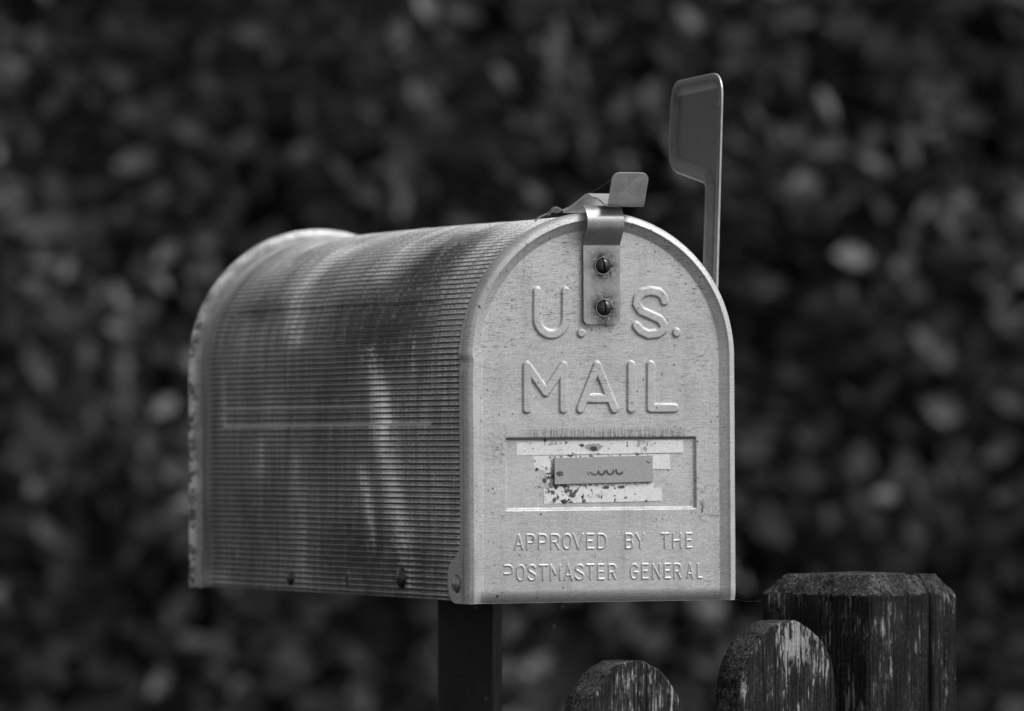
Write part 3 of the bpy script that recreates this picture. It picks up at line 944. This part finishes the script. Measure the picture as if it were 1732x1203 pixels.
sx0, _ = on_door(987, 500, .001); sx1, sz0 = on_door(1049, 549, .001)
_, sz1 = on_door(1018, 414, 0.001)
def latch_strap():
    prof = bend([(0.0014, sz0), (0.0014, sz1), (-0.0052, sz1 + .0095), (-0.0058, H - .004), (-0.001, H + .0028), (0.018, H + .0032)], [.0006, .006, .006, .006])
    bm = bmesh.new()
    strip(bm, dense(prof), sx0, sx1, 0.0013, corner=0.0032)
    o = bm_obj('latch_strap', bm, M_STRAP, door, True, 40)
    for (cx, cz), turn in zip(_sc, (-8, -3)):
        b = bmesh.new()
        # round head with a slot: two half domes either side of a gap
        seg, rings, rad, hgt, gap = 28, 7, 0.0046, 0.0026, 0.0005
        rot = Matrix.Rotation(R(turn), 3, 'Y')
        for side in (-1, 1):
            G = []
            for k in range(rings + 1):
                t = k / rings * PI / 2
                rr, hh = rad * math.cos(t), hgt * math.sin(t)
                row_ = []
                for i in range(seg // 2 + 1):
                    th_ = -PI / 2 + PI * i / (seg // 2)
                    p = Vector((side * max(rr * math.cos(th_), gap), -hh, rr * math.sin(th_)))
                    row_.append(b.verts.new(rot @ p + Vector((cx, 0.0006, cz))))
                G.append(row_)
            for a_, b_ in zip(G, G[1:]):
                for i in range(seg // 2):
                    b.faces.new((a_[i], a_[i + 1], b_[i + 1], b_[i]))
            for a_, b_ in zip(G, G[1:]):
                try: b.faces.new((a_[0], b_[0], b_[-1], a_[-1]))
                except ValueError: pass
        bmesh.ops.remove_doubles(b, verts=b.verts, dist=1e-6)
        n0 = len(b.faces)
        tube(b, [(cx + .0049 * math.cos(t), .0004, cz + .0049 * math.sin(t)) for t in np.linspace(0.35, 5.6, 30)], .00032, 6)  # added bright ring standing in for the highlight round the head
        b.faces.ensure_lookup_table()
        for f in b.faces[n0:]: f.material_index = 1
        bm_obj('screw', b, M_SCREW, o, True, 50).data.materials.append(M_RIVET)
    return o
latch_strap()

# ---- spring clip on the crown, with its thumb tab
def roof_clip():
    x0 = sx0 + 0.0105
    pts = [on_side(uu, vv, x0) for uu, vv in ((952, 358.5), (972, 345), (986, 333), (994, 327.5), (1001, 334), (1011, 336), (1024, 348), (1028, 348), (1037, 292))]
    prof = bend(pts, [.006, .004, .003, .003, .003, .002, .0015])
    bm = bmesh.new()
    strip(bm, dense(prof, .0005), x0, x0 + 0.0222, 0.0011, 0, 0.0042)
    return bm_obj('spring_clip', bm, M_CLIP, box, True, 40)
roof_clip()

# ---- signal flag on the far side
def flag():
    xf = A + 0.0035
    q = lambda uu, vv: on_side(uu, vv, xf)
    pts = [q(1136, 139), q(1221.5, 120), q(1211, 520), q(1186, 520), q(1192.5, 311), q(1126.5, 286)]
    radii = [.0145, .0145, .0135, .0135, .004, .019]
    out = rounded(pts, radii, 8)
    # resample and inset loops: flat lip, then a pressed pan away from the box
    def inset(poly, dd):
        n = len(poly); res = []
        for i in range(n):
            p, c, r_ = Vector(poly[i - 1]), Vector(poly[i]), Vector(poly[(i + 1) % n])
            t1, t2 = (c - p).normalized(), (r_ - c).normalized()
            n1, n2 = Vector((-t1.y, t1.x)), Vector((-t2.y, t2.x))
            bis = (n1 + n2)
            bis = bis / max(bis.length_squared / 2, 0.3)
            res.append(tuple(c + bis * dd))
        return res
    area = sum(a[0] * b[1] - b[0] * a[1] for a, b in zip(out, out[1:] + out[:1]))
    sg = 1 if area > 0 else -1
    bm = bmesh.new()
    th = 0.0011
    def ring(poly, x): return [bm.verts.new((x, p[0], p[1])) for p in poly]
    loops = [ring(out, xf + th), ring(out, xf + .0002), ring(inset(out, sg * .0004), xf)]
    loops.append(ring(inset(out, sg * .0050), xf))
    loops.append(ring(inset(out, sg * .0082), xf + .0021))
    loops.append(ring(inset(out, sg * .0090), xf + .0024))
    for li, (a, b) in enumerate(zip(loops, loops[1:])):
        m = len(a)
        for k in range(m):
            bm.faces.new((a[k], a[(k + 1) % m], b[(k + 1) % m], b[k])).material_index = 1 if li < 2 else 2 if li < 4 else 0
    bm.faces.new(loops[-1])
    bk = [ring(out, xf + th + .00001), ring(inset(out, sg * .0040), xf + th), ring(inset(out, sg * .0080), xf + th + .0022)]
    for a, b in zip(bk, bk[1:]):
        m = len(a)
        for k in range(m):
            bm.faces.new((a[k], b[k], b[(k + 1) % m], a[(k + 1) % m]))
    bm.faces.new(bk[-1])
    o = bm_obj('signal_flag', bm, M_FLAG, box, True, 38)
    o.data.materials.append(M_CLIP)     # lighter metal on the cut edge
    o.data.materials.append(M_LIP)
    # pivot
    yy, zz = q(1198, 505)
    bm = bmesh.new()
    dome(bm, (xf + th, yy, zz), (1, 0, 0), .0065, .0025)
    tube(bm, [(BA - .001, yy, zz), (xf + .0005, yy, zz)], .004, 12)
    bm_obj('pivot_bolt', bm, M_RIVET, o, True, 50)
flag()

# ---- what is stuck in the recessed panel
def sticker(name, quad, y0, th, mat, parent, bev=0.0):
    bm = bmesh.new()
    P = [on_door(u_, v_, y0) for u_, v_ in quad]
    prism(bm, P, (1, 0, 0), (0, 0, 1), (0, -1, 0), (0, y0, 0), th, bev)
    return bm_obj(name, bm, mat, parent, False)
c8 = lambda pts: [(830 + a / 4.33, 700 + b / 4.33) for a, b in pts]
YR = 0.0047
sticker('tape_strip', c8([(187, 207), (1408, 191), (1411, 284), (190, 305)]), YR - .0001, .00012, M_TAPE, door)
sticker('tape_strip', c8([(312, 312), (1308, 295), (1312, 404), (400, 420), (318, 400)]), YR - .0001, .00010, M_TAPE, door)
sticker('tape_strip', c8([(440, 520), (1190, 510), (1190, 545), (1251, 536), (1255, 638), (390, 659), (387, 549), (440, 548)]), YR - .0001, .00014, M_TAPE, door)
sticker('tape_strip', c8([(395, 415), (470, 412), (470, 530), (440, 532), (420, 500)]), YR - .0001, .00008, M_TAPE, door)
plate = sticker('name_plate', [(936.2, 774.6), (1102.5, 770.2), (1103, 815), (937, 819.6)], YR - .0001, .0014, M_PLATE, door, .0002)
def lettering():
    """the worn lower halves of five letters, and a smudge"""
    bm = bmesh.new()
    y0 = YR - .0001 - .0014 - .00003
    def stroke(pts, wd):
        P = [Vector(on_door(830 + a / 4.33, 700 + b / 4.33, y0)) for a, b in pts]
        vs = []
        for i, p in enumerate(P):
            t = (P[min(i + 1, len(P) - 1)] - P[max(i - 1, 0)]).normalized()
            nn = Vector((-t.y, t.x)) * wd / 2 * (0.45 if i in (0, len(P) - 1) else 1)
            vs.append([bm.verts.new((p.x + s * nn.x, y0 - dy, p.y + s * nn.y)) for s, dy in ((1, 0), (1, .00006), (-1, .00006), (-1, 0))])
        for a_, b_ in zip(vs, vs[1:]):
            for k in range(4):
                bm.faces.new((a_[k], a_[(k + 1) % 4], b_[(k + 1) % 4], b_[k]))
        bm.faces.new(vs[0]); bm.faces.new(vs[-1])
    cup = lambda cx, cy, rx, ry, a0=170, a1=370: [(cx + rx * math.cos(R(a)), cy - ry * math.sin(R(a))) for a in np.linspace(a0, a1, 12)]
    stroke([(704, 420), (716, 448), (730, 424), (744, 450), (752, 430)], .0009)
    stroke(cup(765, 425, 18, 24, 200, 350), .0009)
    stroke(cup(812, 418, 24, 28), .0013)
    stroke(cup(874, 414, 25, 30), .0013)
    stroke([(897, 410), (899, 442)], .0009)
    stroke(cup(943, 412, 26, 30, 165, 340), .0013)
    stroke([(986, 398), (987, 410)], .0005)
    stroke(cup(508, 439, 20, 12, 0, 360), .0011)
    stroke([(478, 439), (500, 440), (520, 436)], .0007)
    stroke([(1135, 348), (1160, 358), (1172, 352)], .0008)
    bm_obj('lettering', bm, M_INK, plate, False)
lettering()

# ------------------------------------------------------------------ black square post under the box
def mailbox_post():
    g = Mat('black_post_paint')
    x, y, z = g.coords()
    n = g.noise(g.xyz(x * 60, y * 60, z * 25), 1.0, 5, 0.7)
    n2 = g.noise(g.xyz(x, y, z), 600, 3, 0.6)
    d, r = g.voronoi(g.xyz(x, y, z), 150)
    fleck = g.ramp(d, 0.08, 0.2, 1, 0) * g.ramp(r, 0.86, 0.9)
    m = g.finish(g.ramp(n, 0.40, 0.72, 0.004, 0.022) * g.ramp(n2, .3, .7, .7, 1.3) + fleck * 0.09, g.ramp(n, .4, .7, 0.32, 0.55), 0.0, n + n2 * .4, 0.5, 0.001, 0.35)
    bm = bmesh.new()
    h = 0.0172
    prism(bm, rounded([(-h, -h), (h, -h), (h, h), (-h, h)], .0025, 4), (1, 0, 0), (0, 1, 0), (0, 0, 1), (0, 0, -0.1), BOX_LOC[2] + 0.1032)
    o = bm_obj('mailbox_post', bm, m)
    o.location, o.rotation_euler = (-0.0252, 3.898, 0), (0, 0, R(-9))
    tag(o, 'black square metal post standing under the mailbox', 'post')
mailbox_post()

# ------------------------------------------------------------------ picket fence
def fence():
    PHI = R(46.2)
    C = Vector((0.2076, 3.80, 0))
    root = empty('picket_fence', C, (0, 0, PHI))    # local x along the fence, local -y faces the road
    tag(root, 'dark weathered wooden picket fence with rounded pickets and chamfered square post', 'fence')
    # corner post, local x 0..s, y 0..s
    s, ch, hh, top = 0.0838, 0.009, 0.0118, 1.1130
    m = 44
    per = []
    for k in range(m): per.append((s * k / m, 0))
    for k in range(m): per.append((s, s * k / m))
    for k in range(m): per.append((s - s * k / m, s))
    for k in range(m): per.append((0, s - s * k / m))
    per = np.array(per)
    # drying crack in the road face
    per = per.tolist()
    ck = 0.0575
    per = [p for p in per if not (p[1] == 0 and abs(p[0] - ck) < .002)]
    i = max(k for k, p in enumerate(per) if p[1] == 0 and p[0] < ck)
    per[i + 1:i + 1] = [(ck - .0014, 0), (ck - .0009, .003), (ck - .0006, .014), (ck + .0006, .014), (ck + .0009, .003), (ck + .0014, 0)]
    per = np.array(per)
    n = len(per)
    zs = np.concatenate([[-0.2, 0.3, 0.7], np.linspace(0.9, top - hh, 90), top - hh + np.linspace(.001, hh, 8)])
    rows = []
    cen = np.array([s / 2, s / 2])
    for z in zs:
        f = max(0, (z - (top - hh)) / hh) * ch
        p = per.copy()
        d = np.abs(p - cen)
        p = cen + np.sign(p - cen) * np.minimum(d, s / 2 - f)
        r_ = 0.0042
        q = np.minimum(s / 2 - f - np.abs(p - cen), 9)
        corner = (q[:, 0] < r_) & (q[:, 1] < r_)
        for j in np.where(corner)[0]:
            e = r_ - q[j]; k_ = math.hypot(*e)
            if k_ > r_: p[j] -= np.sign(p[j] - cen) * (e - e / k_ * r_)
        ng = vnoise(np.stack([p[:, 0] * 700, p[:, 1] * 700, np.full(n, z * 14)], -1), 3) * .00035
        if z > top - hh - .002:
            ng = ng + vnoise(np.stack([p[:, 0] * 420, p[:, 1] * 420, np.full(n, z * 420)], -1), 4) * .0011 + vnoise(np.stack([p[:, 0] * 150, p[:, 1] * 150, np.full(n, z * 150)], -1), 8) * .0009
        outv = (p - cen) / np.maximum(np.linalg.norm(p - cen, axis=1), 1e-6)[:, None]
        p = p + outv * ng[:, None]
        rows.append(np.column_stack([p, np.full(n, z) + (vnoise(np.stack([p[:, 0] * 260, p[:, 1] * 260, 0 * p[:, 0]], -1), 7) * .0009 * min(1, max(0, (z - top + hh) / hh)))]))
    Vt = np.concatenate(rows)
    F = [list(q) for q in grid_faces(len(zs), n, 0, True)]
    F.append(list((len(zs) - 1) * n + np.arange(n)))
    mp = wood('stained_post_wood', 0.012, 0.25, 1, 0.694)
    o = np_mesh('fence_post', Vt, F, mp, root)
    o.data.materials.append(M_END)
    mi = np.array([1 if p.center[2] > top - hh + .0005 else 0 for p in o.data.polygons], dtype=np.int32)
    o.data.polygons.foreach_set('material_index', mi)
    # pickets, their faces 4 mm proud of the post's
    W, T = 0.0830, 0.020
    tops = [1.0880, 1.0683, 1.0405, 1.024, 1.011, 0.999, 0.991, 0.987]
    pale = [(0.008, -0.013, 0.020, 0.014, 0.14), (0.01, -0.012, 0.02, 0.02, 0.03)]
    for i, zt in enumerate(tops):
        xr = -0.0318 - 0.1303 * i
        # outline: straight sides and a round head, many points so the edge can be rough
        hw = W / 2; rz = hw * 1.0
        a = np.linspace(0, PI, 60)
        ol = [(hw * math.cos(t), -rz + rz * math.sin(t)) for t in a]
        side = np.linspace(-rz - .004, -0.25, 40)
        left = [(-hw, z) for z in side]; right = [(hw, z) for z in side[::-1]]
        poly = np.array([(hw, -zt + 0.07)] + right + ol + left + [(-hw, -zt + 0.07)])
        rough = vnoise(np.column_stack([poly * 240, 0 * poly[:, 0] + i * 7]), 13) * .00045 + vnoise(np.column_stack([poly * 70, 0 * poly[:, 0] + i * 7]), 14) * .0005
        ctr = np.array([0, -rz])
        dv = poly - ctr; dv /= np.linalg.norm(dv, axis=1)[:, None]
        poly = poly + dv * rough[:, None] * (poly[:, 1] > -0.3)[:, None]
        nP = len(poly)
        # several layers through the thickness with a worn arris
        lay = [(0.0, .0016), (0.0006, .0005), (0.0018, 0), (T * .35, 0.0002), (T * .65, 0.0), (T - .0015, 0), (T, .0012)]
        rows = []
        for k, (dy, ins) in enumerate(lay):
            q = poly - dv * (ins + 0.00035 * vnoise(np.column_stack([poly * 300, 0 * poly[:, 0] + k * 3.1 + i]), 17)[:, None] * (0 < k < 6) + np.zeros((nP, 1)))
            rows.append(np.column_stack([q[:, 0], np.full(nP, dy), q[:, 1]]))
        Vt = np.concatenate(rows)
        F = [list(f) for f in grid_faces(len(lay), nP, 0, True)]
        F.append(list(np.arange(nP))[::-1]); F.append(list((len(lay) - 1) * nP + np.arange(nP)))
        pc = pale[i] if i < 2 else (0, -.02, .03, .03, 0.08)
        m1 = wood('stained_picket_wood', 0.016, 0.33, 2 + i, 0.684, pc)
        o = np_mesh('picket', Vt, F, m1, root)
        o.data.materials.append(M_END)
        mi = np.array([1 if abs(p.normal[1]) < .5 and p.center[2] > -0.07 else 0 for p in o.data.polygons], dtype=np.int32)
        o.data.polygons.foreach_set('material_index', mi)
        sm = np.array([len(p.vertices) == 4 for p in o.data.polygons]); o.data.polygons.foreach_set('use_smooth', sm)
        o.location = (xr - hw, -0.004, zt)
        if i == 0: o['label'] = 'picket whose rounded head has flaked to pale bare wood'
        if i == 1: o['label'] = 'shorter picket with a split rounded head'
    # rails behind the pickets, let into the post
    mr = wood('stained_rail_wood', 0.03, 0.2, 12, 0.74)
    for zr in (0.30, 0.78):
        bm = bmesh.new()
        prism(bm, [(-1.12, 0.0164), (0.0, 0.0164), (0.0, 0.055), (-1.12, 0.055)], (1, 0, 0), (0, 1, 0), (0, 0, 1), (0, 0, zr), 0.07, .003)
        bm_obj('rail', bm, mr, root)
fence()

# ------------------------------------------------------------------ small things
def small_things():
    # dead leaf scrap caught on the crown behind the door's edge
    M_L = metal_plain('dry_leaf_brown', 0.15, 0.8, 0.0, 0.3)
    def W(p): return BOXM @ Vector(p)
    yy, zz = on_side(935, 360, sx0 - .004)
    bm = bmesh.new()
    c = W((sx0 - .004, 0.0305, H + .0003))
    n = 12
    G = []
    for i in range(n + 1):
        t = i / n
        row_ = []
        for k in range(5):
            s_ = (k - 2) / 2
            wd = 0.0034 * math.sin(PI * min(max(t, .06), .94)) ** .7
            row_.append(bm.verts.new((-0.006 + .013 * t, s_ * wd, 0.0005 + 0.0030 * math.sin(PI * t) ** 2 * (1.0 - .6 * s_ * s_) + .0012 * math.sin(7 * t + s_))))
        G.append(row_)
    for a, b in zip(G, G[1:]):
        for k in range(4): bm.faces.new((a[k], a[k + 1], b[k + 1], b[k]))
    tube(bm, [(-.014, 0, -0.0016), (-.010, .0004, .0002), (-.004, 0, .0010)], .0006, 5)
    o = bm_obj('dry_leaf', bm, M_L)
    o.location = c; o.rotation_euler = (R(-6), R(-14), R(14))
    md = o.modifiers.new('thickness', 'SOLIDIFY'); md.thickness = .0006
    tag(o, 'curled scrap of dead leaf lying on the mailbox roof beside the clip', 'leaf')
    # spider threads
    M_T = metal_plain('spider_silk', 0.25, 0.4, 0.0, 0.1)
    def thread(p, q, sag, label, r=.00007, beads=()):
        bm = bmesh.new()
        p, q = Vector(p), Vector(q)
        tube(bm, [p.lerp(q, t) - Vector((0, 0, sag * 4 * t * (1 - t))) for t in np.linspace(0, 1, 14)], r, 5)
        for t, rr in beads:
            c_ = p.lerp(q, t) - Vector((0, 0, sag * 4 * t * (1 - t)))
            bmesh.ops.create_icosphere(bm, subdivisions=2, radius=rr, matrix=Matrix.Translation(c_) @ Matrix.Diagonal((1, 1, 1.35, 1)))
        o = bm_obj('spider_thread', bm, M_T)
        tag(o, label, 'thread')
    x, _ = on_door(955, 1020, .02)
    x, z0 = on_door(955, 1027, .10)
    p = W((x, .10, z0 + .003))
    q = W((x - .013, .10, z0 - .026))
    thread(p, q, -.001, 'spider thread with caught specks hanging under the mailbox door', .00008, ((.10, .0012), (.52, .0009)))
    xc = sx0 + .0103
    th = lambda uu, vv, x_: W((x_,) + on_side(uu, vv, x_))
    thread(th(1033, 304, xc), th(996, 327, xc), .0006, 'spider thread strung from the thumb tab to the crest of the clip', .00005, ((.55, .00022),))
    thread(W((A - .001, .003, .0008)), (0.150, 3.862, 1.098), .0015, 'thin spider thread from the door corner to the fence post', .00002)
small_things()
